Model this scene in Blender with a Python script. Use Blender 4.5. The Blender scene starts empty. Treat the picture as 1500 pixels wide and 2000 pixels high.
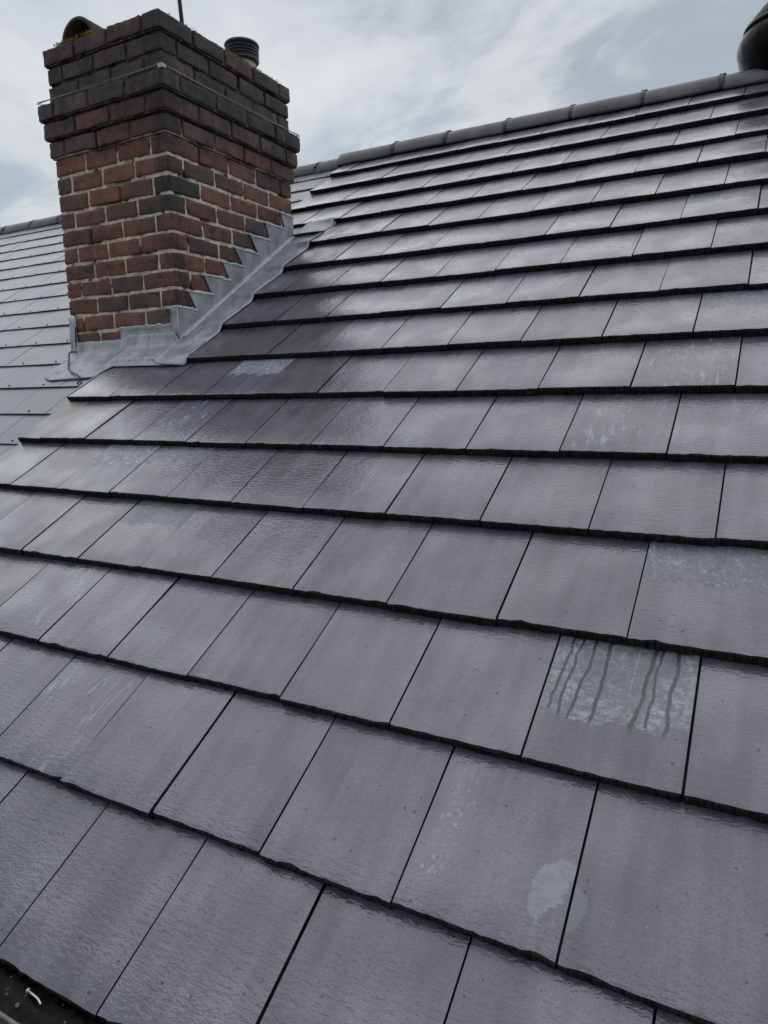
import bpy, bmesh, math, random
from math import sin, cos, tan, radians, pi, sqrt, exp, floor, ceil
from mathutils import Vector, Matrix, noise as mnoise

random.seed(7)
S = bpy.context.scene
COL = S.collection

# ------------------------------------------------------------------ camera
EYE = Vector((1.4374, -0.9795, 0.9123))
RIGHT = Vector((0.87911999, 0.47626974, -0.01775342))
DOWN = Vector((0.06641971, -0.15931696, -0.98499062))
FWD = Vector((-0.47194965, 0.86474577, -0.17169243))
cam = bpy.data.cameras.new('camera')
camo = bpy.data.objects.new('camera', cam)
COL.objects.link(camo)
camo.matrix_world = Matrix(((RIGHT.x, -DOWN.x, -FWD.x, EYE.x),
                            (RIGHT.y, -DOWN.y, -FWD.y, EYE.y),
                            (RIGHT.z, -DOWN.z, -FWD.z, EYE.z), (0, 0, 0, 1)))
cam.sensor_fit = 'VERTICAL'
cam.sensor_height = 36.0
cam.sensor_width = 27.0
cam.lens = 1363.68 / 2000 * 36.0
cam.clip_start = 0.02
cam.clip_end = 3000
S.camera = camo


# ------------------------------------------------------------------ node helper
class X:
    """wraps a node output so that maths reads like maths"""
    nt = None

    def __init__(s, sock): s.s = sock

    @staticmethod
    def put(sock, v):
        if isinstance(v, X): X.nt.links.new(v.s, sock)
        else: sock.default_value = v

    @staticmethod
    def op(o, *a, clamp=False):
        n = X.nt.nodes.new('ShaderNodeMath'); n.operation = o; n.use_clamp = clamp
        for i, v in enumerate(a): X.put(n.inputs[i], v)
        return X(n.outputs[0])

    def __add__(s, o): return X.op('ADD', s, o)
    __radd__ = __add__
    def __sub__(s, o): return X.op('SUBTRACT', s, o)
    def __rsub__(s, o): return X.op('SUBTRACT', o, s)
    def __mul__(s, o): return X.op('MULTIPLY', s, o)
    __rmul__ = __mul__
    def __truediv__(s, o): return X.op('DIVIDE', s, o)
    def abs(s): return X.op('ABSOLUTE', s)
    def min(s, o): return X.op('MINIMUM', s, o)
    def max(s, o): return X.op('MAXIMUM', s, o)


def sstep(x, a, b, lo=0.0, hi=1.0):
    n = X.nt.nodes.new('ShaderNodeMapRange'); n.interpolation_type = 'SMOOTHSTEP'
    X.put(n.inputs[0], x)
    for i, v in zip((1, 2, 3, 4), (a, b, lo, hi)): X.put(n.inputs[i], v)
    return X(n.outputs[0])


def combine(x, y, z):
    n = X.nt.nodes.new('ShaderNodeCombineXYZ')
    for i, v in enumerate((x, y, z)): X.put(n.inputs[i], v)
    return X(n.outputs[0])


def split(v):
    n = X.nt.nodes.new('ShaderNodeSeparateXYZ'); X.put(n.inputs[0], v)
    return X(n.outputs[0]), X(n.outputs[1]), X(n.outputs[2])


def vmath(o, a, b):
    n = X.nt.nodes.new('ShaderNodeVectorMath'); n.operation = o
    X.put(n.inputs[0], a); X.put(n.inputs[1], b)
    return X(n.outputs[0])


def noise(v, scale, detail=4, rough=0.55, dist=0.0):
    n = X.nt.nodes.new('ShaderNodeTexNoise')
    X.put(n.inputs['Vector'], v)
    n.inputs['Scale'].default_value = scale
    n.inputs['Detail'].default_value = detail
    n.inputs['Roughness'].default_value = rough
    n.inputs['Distortion'].default_value = dist
    return X(n.outputs['Fac'])


def voro(v, scale):
    n = X.nt.nodes.new('ShaderNodeTexVoronoi')
    X.put(n.inputs['Vector'], v); n.inputs['Scale'].default_value = scale
    return X(n.outputs['Distance']), X(n.outputs['Color'])


def mix(f, a, b, mode='MIX'):
    n = X.nt.nodes.new('ShaderNodeMix'); n.data_type = 'RGBA'; n.blend_type = mode
    X.put(n.inputs['Factor'], f)
    for k, v in (('A', a), ('B', b)):
        sock = [i for i in n.inputs if i.name == k and i.type == 'RGBA'][0]
        X.put(sock, v if isinstance(v, X) else (*v, 1) if len(v) == 3 else v)
    return X([o for o in n.outputs if o.type == 'RGBA'][0])


def bump(h, strength, dist, normal=None):
    n = X.nt.nodes.new('ShaderNodeBump')
    X.put(n.inputs['Height'], h)
    n.inputs['Strength'].default_value = strength
    n.inputs['Distance'].default_value = dist
    if normal is not None: X.put(n.inputs['Normal'], normal)
    return X(n.outputs[0])


def objinfo():
    n = X.nt.nodes.new('ShaderNodeObjectInfo')
    return X(n.outputs['Color']), X(n.outputs['Random'])


def coords(kind='Object'):
    return X(X.nt.nodes.new('ShaderNodeTexCoord').outputs[kind])


def scaled(v, sx, sy, sz): return vmath('MULTIPLY', v, (sx, sy, sz))


def new_mat(name):
    m = bpy.data.materials.new(name); m.use_nodes = True
    X.nt = m.node_tree
    return m, m.node_tree.nodes['Principled BSDF']


def setp(b, **k):
    for key, v in k.items():
        X.put(b.inputs[key.replace('_', ' ')], v if isinstance(v, X) or not isinstance(v, tuple) else (*v, 1) if len(v) == 3 else v)


# ------------------------------------------------------------------ world, sun, exposure
SUN_EL, SUN_AZ = radians(58), radians(350)
world = bpy.data.worlds.new('World'); S.world = world; world.use_nodes = True
X.nt = world.node_tree
bg = world.node_tree.nodes['Background']
sky = world.node_tree.nodes.new('ShaderNodeTexSky')
sky.sky_type = 'NISHITA'; sky.sun_disc = False
sky.sun_elevation = SUN_EL; sky.sun_rotation = SUN_AZ
sky.air_density = 1.4; sky.dust_density = 2.5; sky.ozone_density = 2.0
d = coords('Generated')
dx, dy, dz = split(d)
den = dz.max(0.0) + 0.16
px_, py_ = dx / den, dy / den
SO = (-0.3, 0.25)
flat = combine(px_ * 0.55 + py_ * 0.35 + SO[0], py_ * 0.75 - px_ * 0.3 + SO[1], 0.0)
warp = noise(flat, 0.9, 3, 0.5)
flat2 = vmath('ADD', flat, combine(warp * 0.9, warp * 0.6, 3.3))
n1 = noise(flat2, 0.9, 4, 0.5)
n2 = noise(scaled(flat2, 1.0, 0.6, 1.0), 3.0, 7, 0.62, 0.25)
n3 = noise(vmath('ADD', flat, (1.1, 1.2, 5.0)), 0.5, 2, 0.5)
cl = n1 * 0.55 + n2 * 0.45
grey = mix(sstep(cl, 0.42, 0.55), (3.3, 3.75, 4.25), (5.5, 5.85, 6.15))
grey = mix(sstep(cl, 0.53, 0.62) * 0.75, grey, (6.5, 6.75, 6.85))
bluer = mix(sstep(n3, 0.40, 0.53) * 0.62, grey, (3.8, 4.45, 5.3))
lowglow = sstep(dz, 0.24, 0.50, 1.0, 0.0) * sstep(n2, 0.44, 0.60)
cloud = mix(lowglow * 0.42, bluer, (7.6, 7.45, 6.8))
final = mix(0.92, X(sky.outputs[0]), cloud)
world.node_tree.links.new(final.s, bg.inputs[0])
bg.inputs[1].default_value = 0.100

sun = bpy.data.lights.new('sun', 'SUN'); sun.energy = 1.1; sun.angle = radians(120); sun.color = (1.0, 0.985, 0.965)
suno = bpy.data.objects.new('sun', sun); COL.objects.link(suno)
suno.rotation_euler = Vector((-sin(SUN_AZ) * cos(SUN_EL), -cos(SUN_AZ) * cos(SUN_EL), -sin(SUN_EL))).to_track_quat('-Z', 'Y').to_euler()

S.view_settings.view_transform = 'Standard'; S.view_settings.look = 'None'
S.view_settings.exposure = 0.2; S.view_settings.gamma = 1.0
S.view_settings.use_curve_mapping = False

# ------------------------------------------------------------------ constants of the place
TH = 0.5808
CT, ST, TT = cos(TH), sin(TH), tan(TH)
W, G = 0.30, 0.3316
T = 0.0295                                             # nose thickness of a tile
NOSE = [-0.3406, 0.0, 0.337, 0.666, 0.997, 1.320, 1.656, 1.980, 2.307, 2.639, 2.977, 3.313, 3.655, 3.990, 4.342, 4.680]
VERGE = -1.665
URIGHT = 3.6
CX, CY, CZ0 = -1.2912, 1.8179, 1.3631                  # chimney: right/front arris, bottom of 15th course
BH, FW, SW = 0.0933, 0.8375, 1.0544
CTOP = CZ0 + 15 * BH
APEX_V = 5.05
AY, AZ = APEX_V * CT, APEX_V * ST
LEADU = -1.095


def rw(u, v, h=0.0): return Vector((u, v * CT - h * ST, v * ST + h * CT))


def tile_h(v):
    """height of the tile surface under the nose plane at slope distance v"""
    k = 0
    for i, n in enumerate(NOSE):
        if v >= n: k = i
    return -T * (v - NOSE[k]) / G


# ------------------------------------------------------------------ object helpers
def mesh_obj(name, verts, faces, mats, parent=None, smooth=False, fm=None):
    me = bpy.data.meshes.new(name)
    me.from_pydata([tuple(v) for v in verts], [], faces)
    for m in (mats if isinstance(mats, (list, tuple)) else [mats]): me.materials.append(m)
    if fm:
        for p, i in zip(me.polygons, fm): p.material_index = i
    if smooth:
        for p in me.polygons: p.use_smooth = True
    me.update()
    return link(name, me, parent)


def link(name, me, parent=None):
    o = bpy.data.objects.new(name, me); COL.objects.link(o)
    if parent: o.parent = parent
    return o


def bm_obj(name, bm, mats, parent=None, smooth=False):
    me = bpy.data.meshes.new(name)
    bmesh.ops.recalc_face_normals(bm, faces=bm.faces)
    bm.to_mesh(me); bm.free()
    for m in (mats if isinstance(mats, (list, tuple)) else [mats]): me.materials.append(m)
    if smooth:
        for p in me.polygons: p.use_smooth = True
    return link(name, me, parent)


def empty(name, loc, rot=(0, 0, 0)):
    o = bpy.data.objects.new(name, None); COL.objects.link(o)
    o.location = loc; o.rotation_euler = rot; o.empty_display_size = 0.1
    return o


def tag(o, label, cat, group=None):
    o['label'] = label; o['category'] = cat
    if group: o['group'] = group
    return o


def grid_faces(nx, ny, off=0):
    return [(off + j * (nx + 1) + i, off + j * (nx + 1) + i + 1, off + (j + 1) * (nx + 1) + i + 1, off + (j + 1) * (nx + 1) + i)
            for j in range(ny) for i in range(nx)]


def tube(bm, pts, r, seg=8, cap=True):
    pts = [Vector(p) for p in pts]
    rings = []
    up = Vector((0.13, 0.31, 0.94)).normalized()
    for i, p in enumerate(pts):
        t = (pts[min(i + 1, len(pts) - 1)] - pts[max(i - 1, 0)]).normalized()
        a = t.cross(up)
        if a.length < 1e-4: a = t.cross(Vector((1, 0, 0)))
        a.normalize(); b = a.cross(t)
        rr = r[i] if isinstance(r, (list, tuple)) else r
        rings.append([bm.verts.new(p + rr * (cos(2 * pi * k / seg) * a + sin(2 * pi * k / seg) * b)) for k in range(seg)])
    for i in range(len(rings) - 1):
        for k in range(seg):
            bm.faces.new((rings[i][k], rings[i][(k + 1) % seg], rings[i + 1][(k + 1) % seg], rings[i + 1][k]))
    if cap:
        bm.faces.new(rings[0][::-1]); bm.faces.new(rings[-1])


def lathe(bm, prof, seg=48, center=(0, 0, 0), wob=None):
    c = Vector(center); rings = []
    for r, z in prof:
        ring = []
        for k in range(seg):
            a = 2 * pi * k / seg
            rr = r * (1 + (wob(a, z) if wob else 0))
            ring.append(bm.verts.new(c + Vector((rr * cos(a), rr * sin(a), z))))
        rings.append(ring)
    for i in range(len(rings) - 1):
        for k in range(seg):
            bm.faces.new((rings[i][k], rings[i][(k + 1) % seg], rings[i + 1][(k + 1) % seg], rings[i + 1][k]))
    if prof[0][0] > 0: bm.faces.new(rings[0][::-1])
    if prof[-1][0] > 0: bm.faces.new(rings[-1])


def box(bm, a, b):
    vs = [bm.verts.new((x, y, z)) for z in (a[2], b[2]) for y in (a[1], b[1]) for x in (a[0], b[0])]
    for f in ((0, 2, 3, 1), (4, 5, 7, 6), (0, 1, 5, 4), (2, 6, 7, 3), (0, 4, 6, 2), (1, 3, 7, 5)):
        bm.faces.new([vs[i] for i in f])


# ------------------------------------------------------------------ materials
def tile_common(b, tone=1.0, marks=None):
    """wet grey concrete roof tile; marks(x, y, rnd, vec) gives (colour mix list, dryness)"""
    col, rnd = objinfo()
    o = coords()
    v = vmath('ADD', o, combine(rnd * 37.0, rnd * 91.0, rnd * 13.0))
    x, y, z = split(o)
    streak = noise(scaled(v, 11.0, 1.3, 1.0), 1.8, 4, 0.62)
    blot = noise(v, 7.0, 4, 0.6)
    fine = noise(v, 260.0, 2, 0.6)
    base = mix(sstep(streak * 0.62 + blot * 0.38, 0.36, 0.64), (0.078, 0.070, 0.097), (0.150, 0.136, 0.184))
    base = mix(sstep(fine, 0.42, 0.72) * 0.75, base, (0.050, 0.047, 0.060))
    # pale lime smears on some tiles
    sm = noise(scaled(v, 5.0, 11.0, 1.0), 1.7, 4, 0.68, 0.6)
    base = mix(sstep(sm, 0.66, 0.78) * sstep(rnd, 0.45, 0.8) * 0.5, base, (0.25, 0.25, 0.28))
    # dirt pits and pale grains
    pd, pc = voro(v, 44.0)
    pr, pg, pb = split(pc)
    base = mix(sstep(pd - pg * 0.08, 0.07, 0.12, 1.0, 0.0) * sstep(pr, 0.78, 0.80), base, (0.004, 0.004, 0.005))
    gd, gc = voro(vmath('ADD', v, (3.1, 5.7, 0.0)), 70.0)
    gr, gg, gb = split(gc)
    base = mix(sstep(gd, 0.04, 0.09, 1.0, 0.0) * sstep(gr, 0.93, 0.94) * 0.7, base, (0.5, 0.5, 0.52))
    dry = 0.0
    if marks:
        base, dry = marks(base, x, y, rnd, v)
    base = mix(1.0, base, col, 'MULTIPLY')
    ripple = noise(scaled(v, 40.0, 105.0, 10.0), 1.0, 2, 0.6)
    mid = noise(scaled(v, 1.0, 1.6, 1.0), 130.0, 1, 0.6)
    big = noise(scaled(v, 1.0, 0.5, 1.0), 9.0, 1, 0.5)
    h = ripple * 0.42 + mid * 0.20 + fine * 0.22 + big * 1.0
    nb = bump(h, 0.8, 0.0035)
    nc = bump(ripple * 0.62 + mid * 0.20 + fine * 0.08 + big * 1.2, 0.7, 0.0035)
    wet = noise(v, 5.0, 1, 0.5)
    rough = sstep(wet, 0.35, 0.65, 0.26, 0.40)
    if not isinstance(dry, float): rough = rough + dry * 0.3
    setp(b, Base_Color=base, Roughness=rough, Normal=nb, Coat_Normal=nc, Coat_Roughness=0.085, Coat_IOR=1.68)
    b.inputs['Specular IOR Level'].default_value = 0.65
    cw = sstep(wet, 0.3, 0.6, 1.0, 0.65)
    if not isinstance(dry, float): cw = cw * (1.0 - dry * 0.85)
    X.put(b.inputs['Coat Weight'], cw)


M = {}
CXM, CYM = -1.2912, 1.8179                                # the stack's front right arris, for its soot
m, b = new_mat('wet_grey_tile'); tile_common(b); M['tile'] = m


def line(x, y, x0, slope, width, wob, seedvec):
    nn = noise(scaled(seedvec, 0.0, 26.0, 0.0), 1.0, 2, 0.5)
    dd = (x - (x0 + (y * slope)) - (nn - 0.5) * wob).abs()
    return sstep(dd, width * 0.7, width, 1.0, 0.0)


def marks_drips(base, x, y, rnd, v):
    edge = noise(scaled(v, 16.0, 2.0, 1.0), 1.0, 4, 0.6)
    dry = sstep(y + (edge - 0.5) * 0.15 - x * 0.06, 0.112, 0.118)
    strk = None
    for i, (x0, sl, wd, y0) in enumerate([(0.010, 0.07, 0.0036, 0.13), (0.032, 0.06, 0.0034, 0.12), (0.056, 0.08, 0.0036, 0.115), (0.106, 0.03, 0.0042, 0.11), (0.176, 0.10, 0.0046, 0.09), (0.204, 0.06, 0.0034, 0.13), (0.243, 0.05, 0.0046, 0.07)]):
        nn = noise(combine(0.0, y * 13.0, 3.1 * i), 1.0, 2, 0.5)
        nf = noise(combine(0.0, y * 90.0, 5.3 * i), 1.0, 1, 0.5)
        dd = (x - (x0 + y * sl) - (nn - 0.5) * 0.020).abs()
        wdt = nf * wd * 0.7 + wd * 0.65
        l = sstep(dd - wdt, -0.0008, 0.0004, 1.0, 0.0) * sstep(y, y0 - 0.004, y0)
        strk = l if strk is None else strk.max(l)
    dry = dry * (1.0 - strk)
    tex = noise(scaled(v, 45.0, 60.0, 1.0), 1.5, 6, 0.75)
    film = sstep(noise(scaled(v, 9.0, 5.0, 1.0), 1.3, 3, 0.6), 0.30, 0.62)
    c = mix(sstep(tex, 0.42, 0.66) * (film * 0.75 + 0.25), (0.21, 0.212, 0.232), (0.52, 0.53, 0.55))
    sp = noise(v, 210.0, 2, 0.7)
    c = mix(sstep(sp, 0.64, 0.72) * film * 0.6, c, (0.62, 0.63, 0.64))
    wl = sstep((x - 0.166 - y * 0.03).abs(), 0.0007, 0.0016, 1.0, 0.0) * sstep(y, 0.17, 0.24) * sstep(noise(combine(0.0, y * 120.0, 0.0), 1.0, 2, 0.6), 0.42, 0.55)
    c = mix(wl * 0.8, c, (0.6, 0.6, 0.6))
    wr = sstep((x - 0.287).abs(), 0.002, 0.012, 1.0, 0.0) * sstep(noise(v, 40.0, 3, 0.6), 0.45, 0.6)
    c = mix(wr * 0.6, c, (0.48, 0.49, 0.50))
    return mix(dry * 0.85, mix(strk * sstep(y, 0.10, 0.13) * 0.75, base, (0.060, 0.058, 0.070)), c), (dry * 0.9).max(strk * sstep(y, 0.10, 0.13) * 0.75)


def marks_foot(base, x, y, rnd, v):
    dd, cc = voro(scaled(v, 1.0, 0.6, 1.0), 95.0)
    area = sstep(((x - 0.055 - (y - 0.17) * 0.10) / 0.034).abs(), 0.75, 1.0, 1.0, 0.0) * sstep((y - 0.18).abs(), 0.10, 0.14, 1.0, 0.0)
    nn = noise(v, 34.0, 3, 0.6)
    f = area * sstep(dd, 0.22, 0.42, 1.0, 0.0) * sstep(nn, 0.40, 0.60)
    base = mix(f * 0.42, base, (0.42, 0.41, 0.40))
    edge = noise(v, 30.0, 4, 0.6)
    ex = (x - 0.258) / 0.036; ey = (y - 0.115 - (x - 0.258) * 0.5) / 0.055
    rr = X.op('SQRT', ex * ex + ey * ey) + (edge - 0.5) * 1.1 + (noise(v, 120.0, 3, 0.6) - 0.5) * 0.3
    p = sstep(rr, 0.86, 0.96, 1.0, 0.0)
    tex = noise(scaled(v, 20.0, 55.0, 1.0), 1.6, 5, 0.7)
    c = mix(sstep(tex, 0.3, 0.7), (0.24, 0.245, 0.255), (0.38, 0.39, 0.40))
    return mix(p * 0.5, base, c), p * 0.5


def marks_foot2(base, x, y, rnd, v):
    edge = noise(v, 30.0, 4, 0.6)
    ex = (x - 0.004) / 0.020; ey = (y - 0.095) / 0.040
    rr = X.op('SQRT', ex * ex + ey * ey) + (edge - 0.5) * 0.9 + (noise(v, 120.0, 3, 0.6) - 0.5) * 0.3
    p = sstep(rr, 0.86, 0.98, 1.0, 0.0)
    return mix(p * 0.4, base, (0.27, 0.275, 0.285)), p * 0.4


def marks_scratch(base, x, y, rnd, v):
    a = noise(scaled(v, 44.0, 10.0, 1.0), 1.4, 6, 0.72, 0.5)
    reg = noise(v, 8.0, 2, 0.5)
    f = sstep(a, 0.54, 0.64) * sstep(reg, 0.44, 0.58)
    g = sstep(noise(scaled(v, 120.0, 5.0, 1.0), 1.0, 2, 0.5), 0.66, 0.74) * sstep(reg, 0.4, 0.6) * 0.7
    return mix(f.max(g) * 0.55, base, (0.55, 0.56, 0.60)), f * 0.4


def marks_pale(top, amount):
    def fn(base, x, y, rnd, v):
        edge = noise(scaled(v, 14.0, 5.0, 1.0), 1.0, 5, 0.65)
        dry = sstep(y + (edge - 0.5) * 0.22, top, top + 0.012)
        tex = noise(scaled(v, 50.0, 14.0, 1.0), 1.4, 5, 0.7)
        c = mix(sstep(tex, 0.35, 0.72), (0.16, 0.165, 0.185), (0.31, 0.32, 0.35))
        sp = noise(v, 55.0, 3, 0.7)
        c = mix(sstep(sp, 0.55, 0.66) * 0.8, c, (0.6, 0.61, 0.63))
        dirt = sstep((y - top).abs(), 0.0, 0.03, 1.0, 0.0) * sstep(noise(v, 90.0, 3, 0.6), 0.52, 0.60)
        o = mix(dry * amount, base, c)
        return mix(dirt * 0.6, o, (0.05, 0.048, 0.05)), dry * 0.55
    return fn


def marks_rust(base, x, y, rnd, v):
    a = noise(scaled(v, 18.0, 5.0, 1.0), 1.2, 5, 0.7)
    reg = noise(v, 5.0, 3, 0.6)
    f = sstep(a * 0.5 + reg * 0.5, 0.47, 0.58)
    return mix(f * 0.75, base, (0.105, 0.052, 0.040)), f * 0.5


def marks_reflection(base, x, y, rnd, v):  # brown-dark blotches paint the chimney's reflection into tiles near its foot
    a = noise(scaled(v, 9.0, 5.0, 1.0), 1.6, 6, 0.7)
    f = sstep(a, 0.44, 0.62)
    g = sstep(noise(v, 60.0, 4, 0.7), 0.60, 0.70) * sstep(noise(v, 8.0, 2, 0.5), 0.45, 0.6)
    base = mix(f * 0.65, base, (0.085, 0.075, 0.072))
    return mix(g * 0.55, base, (0.33, 0.31, 0.29)), f * 0.4


for nm, fn in (('drip_streaked_tile', marks_drips), ('footprint_tile', marks_foot), ('patch_edge_tile', marks_foot2),
               ('scratched_tile', marks_scratch), ('pale_top_tile', marks_pale(0.17, 0.72)), ('part_dry_tile', marks_pale(0.20, 0.42)),
               ('rust_stained_tile', marks_rust), ('brown_reflection_tile', marks_reflection)):
    m, b = new_mat(nm); tile_common(b, marks=fn); M[nm] = m

m, b = new_mat('tile_edge_shaded')
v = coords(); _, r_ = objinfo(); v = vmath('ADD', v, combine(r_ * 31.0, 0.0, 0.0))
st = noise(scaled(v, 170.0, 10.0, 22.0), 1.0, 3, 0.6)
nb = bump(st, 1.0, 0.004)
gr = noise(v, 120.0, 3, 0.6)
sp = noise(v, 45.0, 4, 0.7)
c = mix(sstep(st, 0.4, 0.62), (0.006, 0.006, 0.006), (0.026, 0.025, 0.024))  # near-black base paints the shade of the downslope-facing noses into the colour
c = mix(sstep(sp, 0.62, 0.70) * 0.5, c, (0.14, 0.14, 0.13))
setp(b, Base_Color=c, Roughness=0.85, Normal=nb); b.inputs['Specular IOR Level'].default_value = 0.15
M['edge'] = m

m, b = new_mat('verge_tile_face'); tile_common(b, marks=lambda base, x, y, r, v: (mix(sstep(noise(scaled(v, 30.0, 2.0, 1.0), 1.0, 4, 0.6), 0.3, 0.6), (0.20, 0.188, 0.165), (0.29, 0.275, 0.25)), 0.6 + r * 0.0)); M['verge'] = m

m, b = new_mat('underlay'); setp(b, Base_Color=(0.008, 0.008, 0.009), Roughness=0.95); b.inputs['Specular IOR Level'].default_value = 0.1; M['underlay'] = m

m, b = new_mat('smooth_slate')
col, rnd = objinfo(); o = coords(); v = vmath('ADD', o, combine(rnd * 37.0, rnd * 91.0, 0.0))
stn = noise(scaled(v, 1.6, 5.0, 1.0), 1.6, 4, 0.6)
dgn = noise(vmath('ADD', coords('Object'), combine(rnd * 3.0, 0.0, 0.0)), 4.0, 3, 0.5, 0.5)
c = mix(sstep(stn, 0.35, 0.65), (0.112, 0.117, 0.142), (0.172, 0.178, 0.210))
c = mix(sstep(dgn, 0.56, 0.66) * 0.35, c, (0.11, 0.115, 0.135))
c = mix(1.0, c, col, 'MULTIPLY')
nb = bump(noise(v, 40.0, 3, 0.5) + noise(v, 9.0, 2, 0.5), 0.2, 0.002)
setp(b, Base_Color=c, Roughness=sstep(stn, 0.3, 0.7, 0.28, 0.40), Normal=nb, Coat_Weight=0.35, Coat_Roughness=0.25, Coat_IOR=1.36); M['slate'] = m

m, b = new_mat('copper_rivet'); setp(b, Base_Color=(0.035, 0.032, 0.03), Roughness=0.6); M['rivet'] = m

m, b = new_mat('ridge_concrete')
o = coords(); _, rnd = objinfo(); v = vmath('ADD', o, combine(rnd * 17.0, rnd * 9.0, 0.0))
a = noise(v, 6.0, 5, 0.6); f_ = noise(v, 130.0, 3, 0.6)
c = mix(sstep(a, 0.35, 0.65), (0.070, 0.063, 0.066), (0.130, 0.118, 0.122))
c = mix(sstep(f_, 0.55, 0.75) * 0.5, c, (0.05, 0.048, 0.05))
c = mix(sstep(noise(v, 20.0, 5, 0.7), 0.62, 0.72) * 0.45, c, (0.27, 0.27, 0.26))
setp(b, Base_Color=c, Roughness=0.55, Normal=bump(f_ * 0.5 + noise(v, 25.0, 3, 0.6), 0.5, 0.002), Coat_Weight=0.25, Coat_Roughness=0.3); M['ridge'] = m

m, b = new_mat('black_plastic'); o = coords()
setp(b, Base_Color=(0.010, 0.010, 0.011), Roughness=sstep(noise(o, 30.0, 3, 0.6), 0.3, 0.7, 0.3, 0.5)); M['plastic'] = m

m, b = new_mat('black_cowl'); o = coords()
setp(b, Base_Color=(0.003, 0.003, 0.004), Roughness=sstep(noise(o, 9.0, 4, 0.6), 0.4, 0.7, 0.2, 0.5), Normal=bump(noise(o, 7.0, 3, 0.5), 0.4, 0.03)); b.inputs['Specular IOR Level'].default_value = 0.10; M['cowl'] = m

m, b = new_mat('old_brick')
col, rnd = objinfo(); o = coords(); v = vmath('ADD', o, combine(rnd * 57.0, rnd * 23.0, rnd * 71.0))
a = noise(v, 11.0, 5, 0.65); f_ = noise(v, 150.0, 3, 0.65); mott = noise(v, 42.0, 4, 0.65)
c = mix(sstep(a, 0.34, 0.68), (0.62, 0.62, 0.64), (1.25, 1.15, 1.08))
c = mix(1.0, c, col, 'MULTIPLY')
c = mix(sstep(f_, 0.52, 0.72) * 0.55, c, (0.022, 0.018, 0.018))
c = mix(sstep(mott, 0.60, 0.74) * 0.35, c, (0.17, 0.11, 0.095))
soot = noise(coords('Object'), 6.0, 3, 0.6)
c = mix(sstep(noise(vmath('ADD', coords('Generated'), combine(rnd * 9.0, rnd * 5.0, 9.0)), 1.6, 5, 0.7), 0.52, 0.70) * 0.7, c, (0.016, 0.015, 0.016))
c = mix(sstep(noise(scaled(v, 1.0, 1.0, 0.25), 45.0, 4, 0.7), 0.70, 0.78) * 0.4, c, (0.34, 0.33, 0.33))
pos = X(X.nt.nodes.new('ShaderNodeNewGeometry').outputs['Position'])
qx, qy, qz = split(pos)
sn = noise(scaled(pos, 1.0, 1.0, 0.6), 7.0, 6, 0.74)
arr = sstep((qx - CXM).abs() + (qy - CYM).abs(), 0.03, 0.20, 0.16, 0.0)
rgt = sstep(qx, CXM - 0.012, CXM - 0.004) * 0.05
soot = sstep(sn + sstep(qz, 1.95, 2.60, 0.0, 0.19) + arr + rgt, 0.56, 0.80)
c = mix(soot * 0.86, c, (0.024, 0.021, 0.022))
run = noise(scaled(pos, 26.0, 26.0, 1.6), 1.0, 4, 0.65)
c = mix(sstep(run, 0.62, 0.72) * 0.35, c, (0.27, 0.25, 0.24))
setp(b, Base_Color=c, Roughness=sstep(a, 0.3, 0.7, 0.55, 0.8), Normal=bump(f_ * 0.8 + mott + a * 0.8, 1.0, 0.005))
b.inputs['Specular IOR Level'].default_value = 0.4; M['brick'] = m

m, b = new_mat('lime_mortar')
o = X(X.nt.nodes.new('ShaderNodeNewGeometry').outputs['Position'])
px2, py2, pz2 = split(o)
a = noise(o, 22.0, 5, 0.65); f_ = noise(o, 170.0, 3, 0.6)
c = mix(sstep(a, 0.32, 0.66), (0.46, 0.385, 0.29), (0.78, 0.68, 0.54))
c = mix(sstep(noise(o, 9.0, 4, 0.6), 0.60, 0.68), c, (0.03, 0.028, 0.024))
moss = sstep(noise(vmath('ADD', o, (2.0, 4.0, 1.0)), 13.0, 4, 0.65), 0.56, 0.66)
c = mix(moss * 0.45, c, (0.055, 0.062, 0.018))
up = sstep(pz2 + (a - 0.5) * 0.3, 2.13, 2.26)
cu = mix(sstep(a, 0.42, 0.62), (0.022, 0.021, 0.021), (0.085, 0.078, 0.066))
cu = mix(sstep(noise(o, 17.0, 4, 0.7), 0.58, 0.66) * 0.8, cu, (0.10, 0.098, 0.032))
cu = mix(sstep(noise(o, 30.0, 4, 0.7), 0.64, 0.70) * 0.7, cu, (0.34, 0.32, 0.29))
setp(b, Base_Color=mix(up, c, cu), Roughness=0.95, Normal=bump(f_ + a, 0.8, 0.004)); M['mortar'] = m

m, b = new_mat('weathered_lead')
o = coords()
a = noise(o, 9.0, 5, 0.6); f_ = noise(o, 120.0, 3, 0.6)
dp, dc = voro(o, 140.0); dr, dg, db_ = split(dc)
c = mix(sstep(a, 0.34, 0.66), (0.27, 0.278, 0.300), (0.44, 0.452, 0.482))
c = mix(sstep(noise(scaled(o, 3.0, 3.0, 0.7), 9.0, 5, 0.7), 0.52, 0.68) * 0.65, c, (0.15, 0.152, 0.165))
c = mix(sstep(dp, 0.12, 0.25, 1.0, 0.0) * sstep(dr, 0.78, 0.8), c, (0.06, 0.055, 0.055))
c = mix(sstep(noise(o, 33.0, 5, 0.7), 0.66, 0.74) * 0.5, c, (0.55, 0.56, 0.58))
setp(b, Base_Color=c, Metallic=0.25, Roughness=sstep(a, 0.3, 0.7, 0.36, 0.52), Normal=bump(noise(o, 14.0, 4, 0.55) + f_ * 0.15, 0.22, 0.006)); M['lead'] = m

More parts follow.
